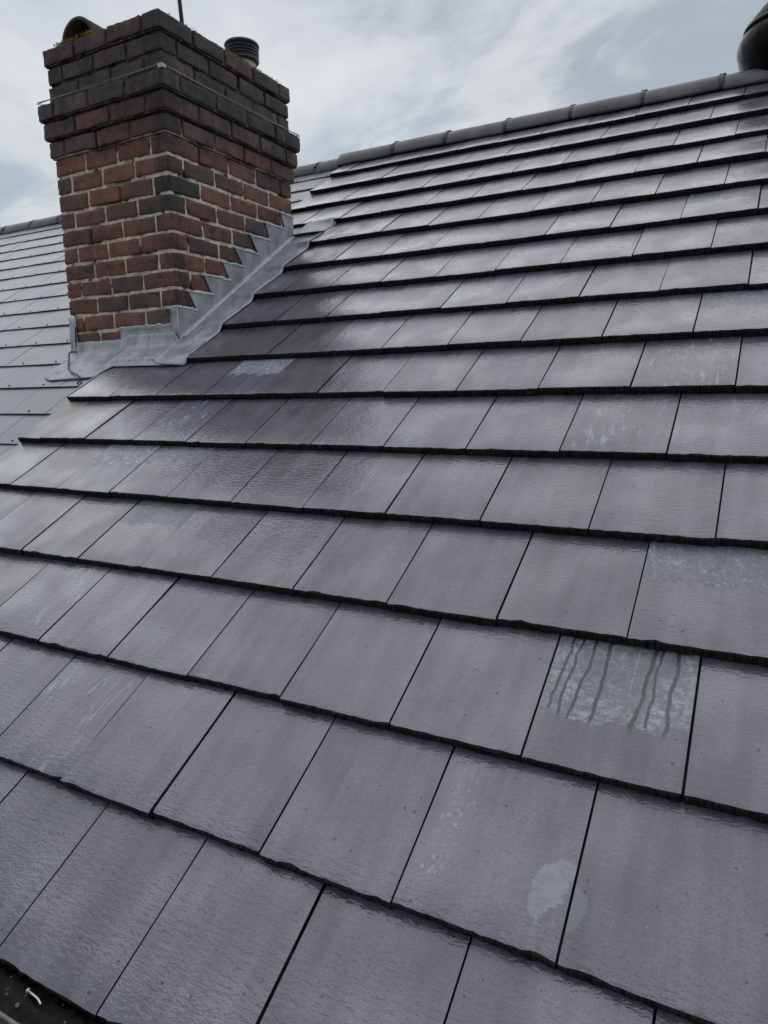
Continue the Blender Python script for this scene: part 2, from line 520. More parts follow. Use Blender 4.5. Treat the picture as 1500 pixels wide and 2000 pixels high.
m, b = new_mat('pale_lead_edge'); o = coords()
c = mix(sstep(noise(o, 70.0, 4, 0.6), 0.35, 0.6), (0.36, 0.40, 0.44), (0.58, 0.62, 0.65))  # paler than the sheet lead, for the lips and the dressed fold
setp(b, Base_Color=c, Roughness=0.7, Normal=bump(noise(o, 90.0, 3, 0.6), 0.8, 0.004)); M['leadedge'] = m

m, b = new_mat('moss'); o = coords()
c = mix(noise(o, 40.0, 3, 0.6), (0.26, 0.22, 0.025), (0.62, 0.50, 0.07))
setp(b, Base_Color=c, Roughness=0.95); M['moss'] = m

m, b = new_mat('terracotta'); o = coords(); a = noise(o, 14.0, 4, 0.6)
c = mix(sstep(a, 0.35, 0.65), (0.035, 0.020, 0.018), (0.085, 0.045, 0.036))
c = mix(sstep(noise(o, 7.0, 4, 0.6), 0.52, 0.66) * 0.7, c, (0.045, 0.042, 0.042))
setp(b, Base_Color=c, Roughness=0.7, Normal=bump(noise(o, 120.0, 3, 0.6), 0.5, 0.002)); M['terracotta'] = m

m, b = new_mat('flaunching'); o = coords(); a = noise(o, 14.0, 5, 0.6)
setp(b, Base_Color=mix(sstep(a, 0.35, 0.65), (0.10, 0.095, 0.085), (0.26, 0.25, 0.22)), Roughness=0.95, Normal=bump(noise(o, 60.0, 4, 0.6), 0.8, 0.006)); M['flaunch'] = m

m, b = new_mat('cream_clay'); o = coords()
setp(b, Base_Color=mix(noise(o, 18.0, 4, 0.6), (0.33, 0.29, 0.24), (0.50, 0.46, 0.40)), Roughness=0.7); M['cream'] = m

m, b = new_mat('galvanised_wire'); o = coords()
setp(b, Base_Color=mix(noise(o, 60.0, 3, 0.6), (0.09, 0.085, 0.08), (0.30, 0.29, 0.28)), Metallic=0.6, Roughness=0.5); M['wire'] = m

m, b = new_mat('zinc_nail'); setp(b, Base_Color=(0.72, 0.74, 0.75), Metallic=0.5, Roughness=0.3); M['nail'] = m

m, b = new_mat('dark_mast'); setp(b, Base_Color=(0.02, 0.018, 0.018), Metallic=0.3, Roughness=0.5); M['mast'] = m

m, b = new_mat('gutter_sludge'); o = coords(); a = noise(o, 60.0, 5, 0.65)
c = mix(sstep(a, 0.40, 0.66), (0.003, 0.003, 0.003), (0.012, 0.011, 0.009))
dd, cc = voro(o, 110.0); r1, g1, b1 = split(cc)
c = mix(sstep(dd, 0.15, 0.28, 1.0, 0.0) * sstep(r1, 0.86, 0.87), c, (0.16, 0.15, 0.13))
setp(b, Base_Color=c, Roughness=sstep(a, 0.45, 0.6, 0.4, 0.8), Normal=bump(a, 0.5, 0.004)); b.inputs['Specular IOR Level'].default_value = 0.12; M['sludge'] = m

m, b = new_mat('ground_grass'); o = coords(); a = noise(o, 0.6, 6, 0.6)
setp(b, Base_Color=mix(a, (0.03, 0.04, 0.018), (0.075, 0.08, 0.045)), Roughness=0.95); M['grass'] = m
m, b = new_mat('red_paving'); o = coords(); a = noise(o, 3.0, 6, 0.65)
setp(b, Base_Color=mix(a, (0.26, 0.14, 0.11), (0.42, 0.26, 0.22)), Roughness=0.8); M['paving'] = m
m, b = new_mat('house_brick')
n = X.nt.nodes.new('ShaderNodeTexBrick'); X.put(n.inputs['Vector'], combine(split(coords())[0], split(coords())[2], 0.0))
n.inputs['Color1'].default_value = (0.16, 0.07, 0.05, 1); n.inputs['Color2'].default_value = (0.10, 0.05, 0.045, 1); n.inputs['Mortar'].default_value = (0.3, 0.27, 0.23, 1)
n.inputs['Scale'].default_value = 1.0; n.inputs['Brick Width'].default_value = 0.235; n.inputs['Row Height'].default_value = 0.08; n.inputs['Mortar Size'].default_value = 0.006
setp(b, Base_Color=X(n.outputs[0]), Roughness=0.85); M['housebrick'] = m

# ------------------------------------------------------------------ ground, house wall
GZ = -5.6
g = mesh_obj('ground', [(-900, -900, GZ), (900, -900, GZ), (900, 900, GZ), (-900, 900, GZ)], [(0, 1, 2, 3)], M['grass']); g['kind'] = 'structure'
bm = bmesh.new(); box(bm, (-9, -5.0, GZ - 0.1), (6, -0.13, GZ + 0.05)); pv = bm_obj('paving', bm, M['paving']); pv['kind'] = 'structure'
bm = bmesh.new(); box(bm, (-9, -0.13, GZ), (6, 0.09, -0.30))
tag(bm_obj('house_wall', bm, M['housebrick']), 'red brick house wall below the eaves and black gutter', 'wall')

# ------------------------------------------------------------------ tiled roof
EAVE = rw(0, NOSE[0])
roof = empty('tiled_roof', EAVE, (TH, 0, 0))
tag(roof, 'wet dark grey flat concrete tile roof in broken bond, right of the chimney', 'roof')
V0 = NOSE[0]


def tile_mesh(width, length, seed, chip=True):
    rn = random.Random(seed)
    n = max(3, int(width / 0.014))
    ys = [0.0035, 0.012, 0.10, 0.20, 0.30, length]
    verts, faces, fm = [], [], []
    warp = [rn.uniform(-1, 1) for _ in range(4)]
    jag = [0.0] * (n + 1)
    for i in range(n + 1):
        jag[i] = rn.gauss(0, 0.0007)
    for _ in range(rn.choice((0, 1, 1, 2))):
        c = rn.randint(0, n); dpt = rn.uniform(0.002, 0.005)
        for i in range(max(0, c - 1), min(n, c + 1) + 1): jag[i] += dpt * (1 if i == c else 0.5)
    for j, y in enumerate(ys):
        for i in range(n + 1):
            x = width * i / n
            z = -T * y / G + 0.0009 * (warp[0] * sin(x * 17 + warp[1] * 3) + warp[2] * cos(y * 15 + warp[3] * 3))
            if j == 0: z -= 0.0012 + abs(rn.gauss(0, 0.0004))
            verts.append((x, y + (jag[i] if j < 2 else 0), z))
    nt = len(verts)
    faces += grid_faces(n, len(ys) - 1); fm += [0] * len(faces)
    # nose rows
    zr = [-0.005, -T * 0.5, -T * 0.88, -T]
    row0 = 0
    start = len(verts)
    for k, z in enumerate(zr):
        for i in range(n + 1):
            x = width * i / n
            dyn = (0.0, -0.0008, 0.0005, 0.004)[k] + rn.gauss(0, 0.0011) + (jag[i] * 0.8 if k < 2 else 0)
            verts.append((x, dyn, z + (rn.gauss(0, 0.0009) if k else 0)))
    for i in range(n):
        faces.append((start + i, start + i + 1, i + 1, i)); fm.append(1)
    for k in range(len(zr) - 1):
        a = start + k * (n + 1); bb = a + n + 1
        for i in range(n): faces.append((bb + i, bb + i + 1, a + i + 1, a + i)); fm.append(1)
    # sides + underside
    last = start + (len(zr) - 1) * (n + 1)
    bk = len(verts)
    verts.append((0, length, -T * length / G - T)); verts.append((width, length, -T * length / G - T))
    topl = [j * (n + 1) for j in range(len(ys))]; topr = [j * (n + 1) + n for j in range(len(ys))]
    nosel = [start + k * (n + 1) for k in range(len(zr))]; noser = [start + k * (n + 1) + n for k in range(len(zr))]
    faces.append(tuple(topl[::-1] + nosel + [bk])); fm.append(1)
    faces.append(tuple(topr + [bk + 1] + noser[::-1])); fm.append(1)
    faces.append(tuple([last + i for i in range(n, -1, -1)] + [bk, bk + 1])); fm.append(1)
    # interlocking side lip that runs under the next tile
    q = len(verts); zl = -0.011
    verts += [(width - 0.004, 0.005, zl), (width + 0.024, 0.005, zl), (width - 0.004, length, zl - T * length / G), (width + 0.024, length, zl - T * length / G),
              (width - 0.004, 0.006, -T + 0.001), (width + 0.024, 0.006, -T + 0.001)]
    faces += [(q, q + 1, q + 3, q + 2), (q + 4, q + 5, q + 1, q)]; fm += [1, 1]
    me = bpy.data.meshes.new('tile'); me.from_pydata(verts, [], faces)
    for p, i in zip(me.polygons, fm):
        p.material_index = i; p.use_smooth = (i == 0)
    me.update()
    adj = {}
    for p in me.polygons:
        for k in p.edge_keys: adj.setdefault(k, set()).add(p.material_index)
    for e_ in me.edges:
        if len(adj[e_.key]) > 1: e_.use_edge_sharp = True
    return me


TILE_LEN = 0.415
GAP = 0.0048
base_meshes = []
for s in range(14):
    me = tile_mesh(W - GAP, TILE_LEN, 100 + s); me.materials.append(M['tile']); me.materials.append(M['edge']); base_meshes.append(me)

SPECIAL = {  # (course, left joint index): (material, tint, label)
    (1, 3.5): ('drip_streaked_tile', None, 'tile with a pale dry top and dark water runs'),
    (0, 3): ('footprint_tile', None, 'tile with a boot print and a pale scraped patch'),
    (0, 4): ('patch_edge_tile', None, None),
    (1, -2.5): ('scratched_tile', None, None), (0, -1): ('scratched_tile', None, None),
    (2, -2): ('part_dry_tile', None, None),
    (3, -3.5): ('pale_top_tile', None, 'tile with a pale dry scuffed upper half'),
    (3, -2.5): ('part_dry_tile', None, None),
    (5, -2.5): ('pale_top_tile', (1.15, 1.2, 1.3), 'tile with a bluish dry upper half'),
    (4, -3): ('scratched_tile', (1.1, 1.15, 1.25), None), (4, -1): ('brown_reflection_tile', None, None), (4, -2): ('brown_reflection_tile', None, None),
    (5, -3.5): ('brown_reflection_tile', None, None), (5, -1.5): ('brown_reflection_tile', (0.9, 0.87, 0.85), None), (5, -4.5): ('brown_reflection_tile', None, None),
    (6, -3.67): ('brown_reflection_tile', (0.9, 0.86, 0.84), None), (6, -2): ('brown_reflection_tile', (0.92, 0.88, 0.86), None),
    (7, -2.5): ('brown_reflection_tile', None, None), (7, -3.5): ('brown_reflection_tile', None, None),
    (8, -3): ('brown_reflection_tile', None, None), (8, -3.67): ('brown_reflection_tile', None, None),
    (9, -3.5): ('brown_reflection_tile', None, None), (9, -2.5): ('part_dry_tile', None, None),
    (10, -3): ('rust_stained_tile', None, 'tile with a rusty brown stain'), (10, -3.67): ('rust_stained_tile', None, None),
    (11, -4.5): ('part_dry_tile', None, None),
    (5, 3.5): ('scratched_tile', None, None), (4, 3): ('scratched_tile', None, None),
    (9, 3.5): ('part_dry_tile', (0.85, 0.86, 0.92), None), (12, 3): ('part_dry_tile', None, None), (11, 3.5): ('part_dry_tile', None, None),
    (10, 2): ('part_dry_tile', None, None), (6, 4): ('part_dry_tile', None, None), (2, 4): ('part_dry_tile', None, None),
}

ntile = 0
for ci, nose in enumerate(NOSE):
    c = ci - 1
    left = VERGE / W
    if 6 <= c <= 10: left = -3.67
    off = 0.0 if c % 2 == 0 else 0.5
    joints = []
    k = ceil(left - off + 0.02) + off
    joints.append(left)
    while k < URIGHT / W:
        if k - left > 0.03 and not (c == 6 and abs(k + 3) < 0.01): joints.append(k)
        k += 1
    joints.append(k)
    for a, bq in zip(joints[:-1], joints[1:]):
        rn = random.Random(c * 100 + a)
        jit = rn.gauss(0, 0.0006)
        full = abs((bq - a) - 1) < 1e-4
        if full: me = base_meshes[rn.randrange(len(base_meshes))]
        else:
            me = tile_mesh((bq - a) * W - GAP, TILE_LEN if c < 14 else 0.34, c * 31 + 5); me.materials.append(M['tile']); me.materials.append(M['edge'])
        o = link('tile', me, roof)
        o.location = (a * W + GAP / 2 + jit, nose - V0 + rn.gauss(0, 0.0022), rn.gauss(0, 0.0010))
        o.rotation_euler = (rn.gauss(0, 0.0022), rn.gauss(0, 0.0018), rn.gauss(0, 0.0012))
        t = rn.uniform(0.82, 1.14); o.color = (t, t * rn.uniform(0.98, 1.005), t * rn.uniform(0.98, 1.03), 1)
        sp = SPECIAL.get((c, round(a, 2)))
        if sp is None and c == 4 and a < -5.4: sp = ('verge', (0.9, 0.9, 0.9), None)
        if sp:
            o.material_slots[0].link = 'OBJECT'; o.material_slots[0].material = M[sp[0]]
            if sp[1]: o.color = (*sp[1], 1)
            if sp[2]: o['label'] = sp[2]
        ntile += 1

# dark felt under the tiles and the unseen far slope
L_ = APEX_V - V0
mesh_obj('underlay', [(VERGE + 0.01, 0.06, -0.075), (URIGHT + 0.3, 0.06, -0.075), (URIGHT + 0.3, L_ - 0.05, -0.075), (VERGE + 0.01, L_ - 0.05, -0.075)], [(0, 1, 2, 3)], M['underlay'], roof)
pts = [Vector((VERGE, AY + 0.03, AZ - 0.03)), Vector((URIGHT + 0.3, AY + 0.03, AZ - 0.03)), Vector((URIGHT + 0.3, AY + 4.2, AZ - 4.2 * TT)), Vector((VERGE, AY + 4.2, AZ - 4.2 * TT))]
inv = (Matrix.Translation(EAVE) @ Matrix.Rotation(TH, 4, 'X')).inverted()
mesh_obj('back_slope', [inv @ p for p in pts], [(3, 2, 1, 0)], M['tile'], roof)


def ridge_mesh(length, R, ang, cz, thick=0.016, seed=0, seg=20):
    rn = random.Random(seed)
    nl = 10; verts = []
    for r_ in (R, R - thick):
        for j in range(nl + 1):
            for i in range(seg + 1):
                a = pi / 2 - ang + 2 * ang * i / seg
                rr = r_ + rn.gauss(0, 0.0005)
                x = length * j / nl
                if j in (0, nl): x += rn.gauss(0, 0.0012)
                verts.append((x, -rr * cos(a), cz + rr * sin(a)))
    off = (nl + 1) * (seg + 1)
    faces = grid_faces(seg, nl) + [f[::-1] for f in grid_faces(seg, nl, off)]
    for j in range(nl):
        for i in (0, seg):
            q = (j * (seg + 1) + i, (j + 1) * (seg + 1) + i, off + (j + 1) * (seg + 1) + i, off + j * (seg + 1) + i)
            faces.append(q if i == 0 else q[::-1])
    for i in range(seg):
        for j in (0, nl):
            a = j * (seg + 1) + i
            faces.append((a, a + 1, off + a + 1, off + a))
    me = bpy.data.meshes.new('ridge_tile'); me.from_pydata(verts, [], faces)
    for p in me.polygons: p.use_smooth = True
    me.materials.append(M['ridge'])
    bmm = bmesh.new(); bmm.from_mesh(me); bmesh.ops.recalc_face_normals(bmm, faces=bmm.faces); bmm.to_mesh(me); bmm.free()
    return me


# ridge children sit in a world-aligned frame, expressed inside the roof frame
INVR = Matrix.Rotation(-TH, 4, 'X')


def put_ridge(o, parent, base, x, y, z, rz=0.0, ry=0.0, rx=0.0):
    o.parent = parent
    loc = INVR @ (Vector((x, y, z)) - base)
    o.matrix_local = Matrix.Translation(loc) @ INVR @ Matrix.Rotation(rz, 4, 'Z') @ Matrix.Rotation(ry, 4, 'Y') @ Matrix.Rotation(rx, 4, 'X')


RJ = [-1.715, -1.221, -0.784, -0.319, 0.137, 0.600, 1.062, 1.522, 1.982, 2.442, 2.902, 3.36, 3.82]
rmeshes = [ridge_mesh(0.45, 0.1055, radians(93), -0.072, seed=s) for s in range(4)]
for i, (a, bq) in enumerate(zip(RJ[:-1], RJ[1:])):
    me = rmeshes[i % 4]
    o = link('ridge_tile', me)
    rn = random.Random(i)
    put_ridge(o, roof, EAVE, a + 0.004, AY + rn.gauss(0, 0.0015), AZ + rn.gauss(0, 0.0018), rn.gauss(0, 0.004), rn.gauss(0, 0.0035))
    o.scale = ((bq - a - 0.010) / 0.45, 1, 1)
# union straps between the ridge tiles
um = ridge_mesh(0.020, 0.1070, radians(93), -0.072, 0.012, 9); um.materials.clear(); um.materials.append(M['plastic'])
for a in RJ[1:-1]:
    o = link('ridge_union', um)
    put_ridge(o, roof, EAVE, a - 0.011, AY, AZ + 0.0005)
    bm = bmesh.new(); box(bm, (-0.020, -0.022, 0.0), (0.020, 0.022, 0.007)); bmesh.ops.bevel(bm, geom=bm.edges, offset=0.003, segments=1, affect='EDGES')
    k = bm_obj('ridge_clip', bm, M['plastic'], o); k.location = (0.010, 0, 0.034)
# dry-ridge ventilation roll
bm = bmesh.new(); box(bm, (VERGE + 0.02, 4.925 - V0, -0.04), (URIGHT + 0.25, 5.0 - V0, -0.012)); bm_obj('ridge_roll', bm, M['underlay'], roof)

# ------------------------------------------------------------------ neighbour's slated roof
HS = -0.030
NG = 0.2465
NV = [2.047 + NG * k for k in range(-11, 12)]
NB = rw(-3.5, NV[0], HS)
nroof = empty('slate_roof', NB, (TH, 0, 0))
tag(nroof, 'smooth pale blue-grey slate roof behind and left of the brick chimney', 'roof')


def slate_mesh(width, length, seed):
    rn = random.Random(seed); t = 0.0082
    n = 6; verts = []
    for y in (0.0, 0.0012, length * 0.5, length):
        for i in range(n + 1):
            x = width * i / n
            verts.append((x, y + rn.gauss(0, 0.0004), (-t * y / NG) - (0.0014 if y == 0 else 0)))
    faces = grid_faces(n, 3)
    s = len(verts)
    for i in range(n + 1): verts.append((width * i / n, 0.0015, -t))
    for i in range(n): faces.append((s + i, s + i + 1, i + 1, i))
    fm = [0] * (3 * n) + [1] * n
    e = len(verts); verts += [(0, length, -t - t * length / NG), (width, length, -t - t * length / NG)]
    faces += [(3 * (n + 1), 2 * (n + 1), n + 1, 0, s, e), (n, 2 * n + 1, 3 * n + 2, 4 * n + 3 if False else 3 * (n + 1) + n, e + 1, s + n)]; fm += [1, 1]
    me = bpy.data.meshes.new('slate'); me.from_pydata(verts, [], faces)
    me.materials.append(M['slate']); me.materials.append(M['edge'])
    for p, i in zip(me.polygons, fm): p.material_index = i
    me.update(); return me


sm_ = [slate_mesh(0.298, 0.30, s) for s in range(6)]
bm = bmesh.new(); bmesh.ops.create_cone(bm, cap_ends=True, segments=10, radius1=0.0055, radius2=0.004, depth=0.004)
rivet_me = bpy.data.meshes.new('rivet'); bm.to_mesh(rivet_me); bm.free(); rivet_me.materials.append(M['rivet'])
SLEFT, SRIGHT = -7.4, VERGE + 0.012
nsl = 0
for r_, v in enumerate(NV):
    if v > 4.93: continue
    par = (r_ - 11) % 2
    off = -2.341 + (0.15 if par else 0.0)
    vv = v
    # only what the picture can show: the lower left runs out of frame
    lim = SLEFT if v > 3.6 else (-5.6 if v > 2.6 else (-4.0 if v > 1.6 else -2.8))
    if v < 0.3: lim = -2.2
    k = ceil((lim - off) / 0.3)
    while True:
        a = off + 0.3 * k; bq = min(a + 0.3, SRIGHT); k += 1
        if a > SRIGHT - 0.03: break
        # beneath the chimney nothing is laid
        if a > CX - FW and bq < CX and CY / CT + 0.02 < v and v + 0.25 < (CY + SW) / CT: continue
        rn = random.Random(r_ * 77 + k)
        me = sm_[rn.randrange(6)] if bq - a > 0.29 else slate_mesh(bq - a - 0.002, 0.30, k)
        o = link('slate', me, nroof)
        o.location = (a + 3.5 + 0.001 + rn.gauss(0, 0.0008), vv - NV[0] + rn.gauss(0, 0.0012), rn.gauss(0, 0.0005))
        o.rotation_euler = (rn.gauss(0, 0.002), rn.gauss(0, 0.0012), rn.gauss(0, 0.0012))
        t = rn.uniform(0.84, 1.10); o.color = (t, t, t * rn.uniform(0.99, 1.03), 1)
        if bq - a > 0.2:
            rv = link('rivet', rivet_me, o); rv.location = (0.149, 0.022, 0.0015)
        nsl += 1
mesh_obj('underlay', [(SLEFT + 3.5, 0, -0.03), (SRIGHT + 3.5, 0, -0.03), (SRIGHT + 3.5, 5.05 - NV[0], -0.03), (SLEFT + 3.5, 5.05 - NV[0], -0.03)], [(0, 1, 2, 3)], M['underlay'], nroof)
invn = (Matrix.Translation(NB) @ Matrix.Rotation(TH, 4, 'X')).inverted()
pts = [Vector((SLEFT, AY + 0.03, AZ - 0.06)), Vector((VERGE, AY + 0.03, AZ - 0.06)), Vector((VERGE, AY + 4.2, AZ - 4.2 * TT - .03)), Vector((SLEFT, AY + 4.2, AZ - 4.2 * TT - .03))]
mesh_obj('back_slope', [invn @ p for p in pts], [(3, 2, 1, 0)], M['slate'], nroof)
x = -1.927 + 0.455 * 0.45
first = True
k = 0
while x > SLEFT:
    x1 = x if not first else -1.70
    x0 = -1.927 if first else x - 0.455
    o = link('ridge_tile', rmeshes[k % 4]); rn = random.Random(k + 50)
    put_ridge(o, nroof, NB, x0 + 0.005, AY, AZ - 0.030 + rn.gauss(0, 0.0015), rn.gauss(0, 0.002), rn.gauss(0, 0.004))
    o.scale = ((x1 - x0 - 0.012) / 0.45, 1, 1)
    if not first or True:
        bm = bmesh.new()
        for q in range(9):
            a = pi * (0.15 + 0.09 * q)
            c0 = Vector((rn.gauss(0, 0.004), -0.104 * cos(a), -0.072 + 0.104 * sin(a)))
            bmesh.ops.create_icosphere(bm, subdivisions=1, radius=rn.uniform(0.006, 0.011), matrix=Matrix.Translation(c0) @ Matrix.Diagonal((rn.uniform(0.8, 1.8), 1.2, 0.8, 1)))
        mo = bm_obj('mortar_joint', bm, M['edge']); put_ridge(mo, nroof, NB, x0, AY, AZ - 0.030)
    x = x0; first = False; k += 1
bm = bmesh.new(); box(bm, (SLEFT + 3.5, 4.93 - NV[0], -0.02), (SRIGHT + 3.5, 5.0 - NV[0], 0.002)); bm_obj('ridge_bedding', bm, M['underlay'], nroof)

# ------------------------------------------------------------------ chimney stack
CB = Vector((CX - FW / 2, CY + SW / 2, 1.0))
ch = empty('chimney_stack', CB)
tag(ch, 'old plum-red brick chimney stack with corbelled top and stepped lead flashing', 'chimney')
CORB = {1: 0.012, 2: 0.0, 3: 0.001, 4: 0.050, 5: 0.035, 6: 0.018}
JN = 0.0150
BHT = BH - 0.0165


def brick_mesh(L, D, H, seed):
    rn = random.Random(seed)
    nx, ny, nz = 11, 6, 6
    bm = bmesh.new()
    vs = {}
    r = 0.0048
    sd = rn.random() * 100

    def gridpos(i, n, ln):
        if i == 0: return -ln / 2
        if i == n: return ln / 2
        return -ln / 2 + r * 0.9 + (ln - 1.8 * r) * (i - 1) / (n - 2)

    def vert(i, j, k):
        key = (i, j, k)
        if key in vs: return vs[key]
        p = Vector((gridpos(i, nx, L), gridpos(j, ny, D), gridpos(k, nz, H)))
        # pull outer layers in so that arrises are rounded
        q = Vector((max(-L / 2 + r, min(L / 2 - r, p.x)), max(-D / 2 + r, min(D / 2 - r, p.y)), max(-H / 2 + r, min(H / 2 - r, p.z))))
        dd = p - q
        if dd.length > 1e-6: p = q + dd.normalized() * r
        p += 0.0042 * (mnoise.noise_vector(p * 16 + Vector((sd, 0, 0)))) * 0.5 + 0.0034 * mnoise.noise_vector(p * 55 + Vector((0, sd, 0)))
        vs[key] = bm.verts.new(p); return vs[key]
    # move second layer close to the edge for a tight round
    for (n1_, n2_, ax) in ((nx, ny, 2), (nx, nz, 1), (ny, nz, 0)):
        for sgn in (0, 1):
            for a in range(n1_):
                for b_ in range(n2_):
                    def idx(u_, v_):
                        if ax == 2: return (u_, v_, sgn * nz)
                        if ax == 1: return (u_, sgn * ny, v_)
                        return (sgn * nx, u_, v_)
                    bm.faces.new([vert(*idx(a, b_)), vert(*idx(a + 1, b_)), vert(*idx(a + 1, b_ + 1)), vert(*idx(a, b_ + 1))])
    bmesh.ops.recalc_face_normals(bm, faces=bm.faces)
    me = bpy.data.meshes.new('brick'); bm.to_mesh(me); bm.free()
    for p in me.polygons: p.use_smooth = True
    me.materials.append(M['brick'])
    return me


fmod, smod = (FW + JN) / 3.5, (SW + JN) / 4.5
bk_f = [brick_mesh(fmod - JN, smod / 2 - JN, BHT, 10 + s) for s in range(6)]
bk_s = [brick_mesh(smod - JN, fmod / 2 - JN, BHT, 40 + s) for s in range(6)]
PAL = {'red': (0.230, 0.090, 0.070), 'plum': (0.195, 0.085, 0.073), 'brown': (0.170, 0.083, 0.069), 'grey': (0.135, 0.084, 0.076), 'dark': (0.105, 0.070, 0.065), 'black': (0.052, 0.045, 0.046)}


def brick_colour(course, face, nearar, rn):
    if course <= 3: ks = ['grey', 'dark', 'grey', 'brown'] if face == 'F' else ['grey', 'brown', 'dark', 'grey']
    elif course == 4: ks = ['dark', 'grey', 'grey', 'brown'] if face == 'F' else ['black', 'dark', 'dark']
    elif course <= 6: ks = ['brown', 'plum', 'brown', 'grey'] if face == 'F' else ['plum', 'brown', 'grey', 'brown']
    elif face == 'F': ks = ['red', 'plum', 'red', 'plum', 'brown', 'plum', 'red', 'plum', 'plum', 'brown', 'grey']
    else: ks = ['plum', 'brown', 'dark', 'plum', 'plum', 'dark', 'brown', 'brown', 'black']
    if nearar and course in (9, 10): ks = ['dark', 'black']
    k = rn.choice(ks); c = PAL[k]; t = rn.uniform(0.82, 1.2)
    return (c[0] * t, c[1] * t * rn.uniform(0.95, 1.05), c[2] * t, 1)


def lay(course):
    e = CORB.get(course, 0.0)
    x0, x1, y0, y1 = CX - FW - e, CX + e, CY - e, CY + SW + e
    zc = CZ0 + (15 - course) * BH + BH / 2 - 0.001
    x0 -= JN / 2; x1 += JN / 2; y0 -= JN / 2; y1 += JN / 2
    fm_, sm2 = (x1 - x0) / 3.5, (y1 - y0) / 4.5
    A = course % 2 == 0
    runs = []
    if A:
        runs += [('F', x0 + fm_ / 2 + k * fm_, k == 2) for k in range(3)] + [('R', y0 + sm2 / 2 + k * sm2, False) for k in range(4)]
        runs += [('B', x0 + k * fm_, False) for k in range(3)] + [('L', y0 + k * sm2, False) for k in range(4)]
    else:
        runs += [('F', x0 + k * fm_, False) for k in range(3)] + [('R', y0 + k * sm2, k == 0) for k in range(4)]
        runs += [('B', x0 + fm_ / 2 + k * fm_, False) for k in range(3)] + [('L', y0 + sm2 / 2 + k * sm2, False) for k in range(4)]
    for face, s, near in runs:
        rn = random.Random(int(course * 1000 + s * 100) + ord(face))
        fs = face in 'FB'
        o = link('brick', (bk_f if fs else bk_s)[rn.randrange(6)], ch)
        dep = (sm2 if fs else fm_) / 2
        jo = max(-0.0014, min(0.0014, rn.gauss(0, 0.0012)))
        if face == 'F': p = Vector((s + fm_ / 2, y0 + dep / 2 + jo, zc))
        elif face == 'B': p = Vector((s + fm_ / 2, y1 - dep / 2 + jo, zc))
        elif face == 'R': p = Vector((x1 - dep / 2 + jo, s + sm2 / 2, zc))
        else: p = Vector((x0 + dep / 2 + jo, s + sm2 / 2, zc))
        o.location = p - CB + Vector((0, 0, rn.gauss(0, 0.0010)))
        o.rotation_euler = (rn.gauss(0, 0.006), rn.gauss(0, 0.008), (0 if fs else pi / 2) + rn.choice((0, pi)) + rn.gauss(0, 0.006))
        o.scale = ((fm_ / fmod) if fs else (sm2 / smod), (sm2 / smod) if fs else (fm_ / fmod), rn.uniform(0.97, 1.03))
        o.color = brick_colour(course, 'F' if fs else 'S', near, rn)


for course in range(1, 19): lay(course)


# mortar: a ragged recessed core, one band per course
def mortar():
    verts, faces = [], []
    step = 0.011
    for course in range(1, 20):
        e = CORB.get(course, 0.0)
        eb = min(e, CORB.get(course + 1, 0.0))
        z0 = CZ0 + (15 - course) * BH; z1 = z0 + BH
        if course == 1: z1 -= 0.012
        nz = 9
        x0, x1, y0, y1 = CX - FW - e, CX + e, CY - e, CY + SW + e
        per = []
        nx, ny = int((x1 - x0) / step), int((y1 - y0) / step)
        for i in range(nx): per.append((x0 + (x1 - x0) * i / nx, y0, 0, 1))
        for i in range(ny): per.append((x1, y0 + (y1 - y0) * i / ny, -1, 0))
        for i in range(nx): per.append((x1 - (x1 - x0) * i / nx, y1, 0, -1))
        for i in range(ny): per.append((x0, y1 - (y1 - y0) * i / ny, 1, 0))
        s = len(verts); n = len(per)
        for j in range(nz + 1):
            z = z0 + (z1 - z0) * j / nz
            for (xx, yy, ix, iy) in per:
                p = Vector((xx, yy, z))
                dpt = max(0.0044 if course > 6 else 0.008, 0.0054 + 0.0058 * mnoise.noise(p * 22) + 0.004 * mnoise.noise(p * 70))
                hole = mnoise.noise(p * 7 + Vector((9, 3, 1)))
                if hole > 0.30: dpt += 0.018 * min(1, (hole - 0.30) * 6)
                cxm, cym = (x0 + x1) / 2, (y0 + y1) / 2
                q = Vector((xx + ix * dpt, yy + iy * dpt, z))
                if ix == 0: q.x = max(x0 + dpt, min(x1 - dpt, q.x))
                else: q.y = max(y0 + dpt, min(y1 - dpt, q.y))
                verts.append(q - CB)
        for j in range(nz):
            for i in range(n):
                faces.append((s + j * n + i, s + j * n + (i + 1) % n, s + (j + 1) * n + (i + 1) % n, s + (j + 1) * n + i))
        faces.append(tuple(s + i for i in range(n))[::-1]); faces.append(tuple(s + nz * n + i for i in range(n)))
    return mesh_obj('mortar', verts, faces, M['mortar'], ch)


mortar()

# flaunching on top
bm = bmesh.new()
nxf, nyf = 24, 28; vv = []
for j in range(nyf + 1):
    for i in range(nxf + 1):
        a, c_ = i / nxf, j / nyf
        ed = min(a, 1 - a, c_, 1 - c_) * 2
        z = CTOP - 0.008 + 0.045 * (1 - (1 - min(1, ed * 1.6)) ** 2) + 0.006 * mnoise.noise(Vector((a * 9, c_ * 9, 3)))
        vv.append(bm.verts.new(Vector((CX - FW + 0.006 + (FW - 0.012) * a, CY + 0.006 + (SW - 0.012) * c_, z)) - CB))
for f in grid_faces(nxf, nyf): bm.faces.new([vv[i] for i in f])
bm_obj('flaunching', bm, M['flaunch'], ch, True)

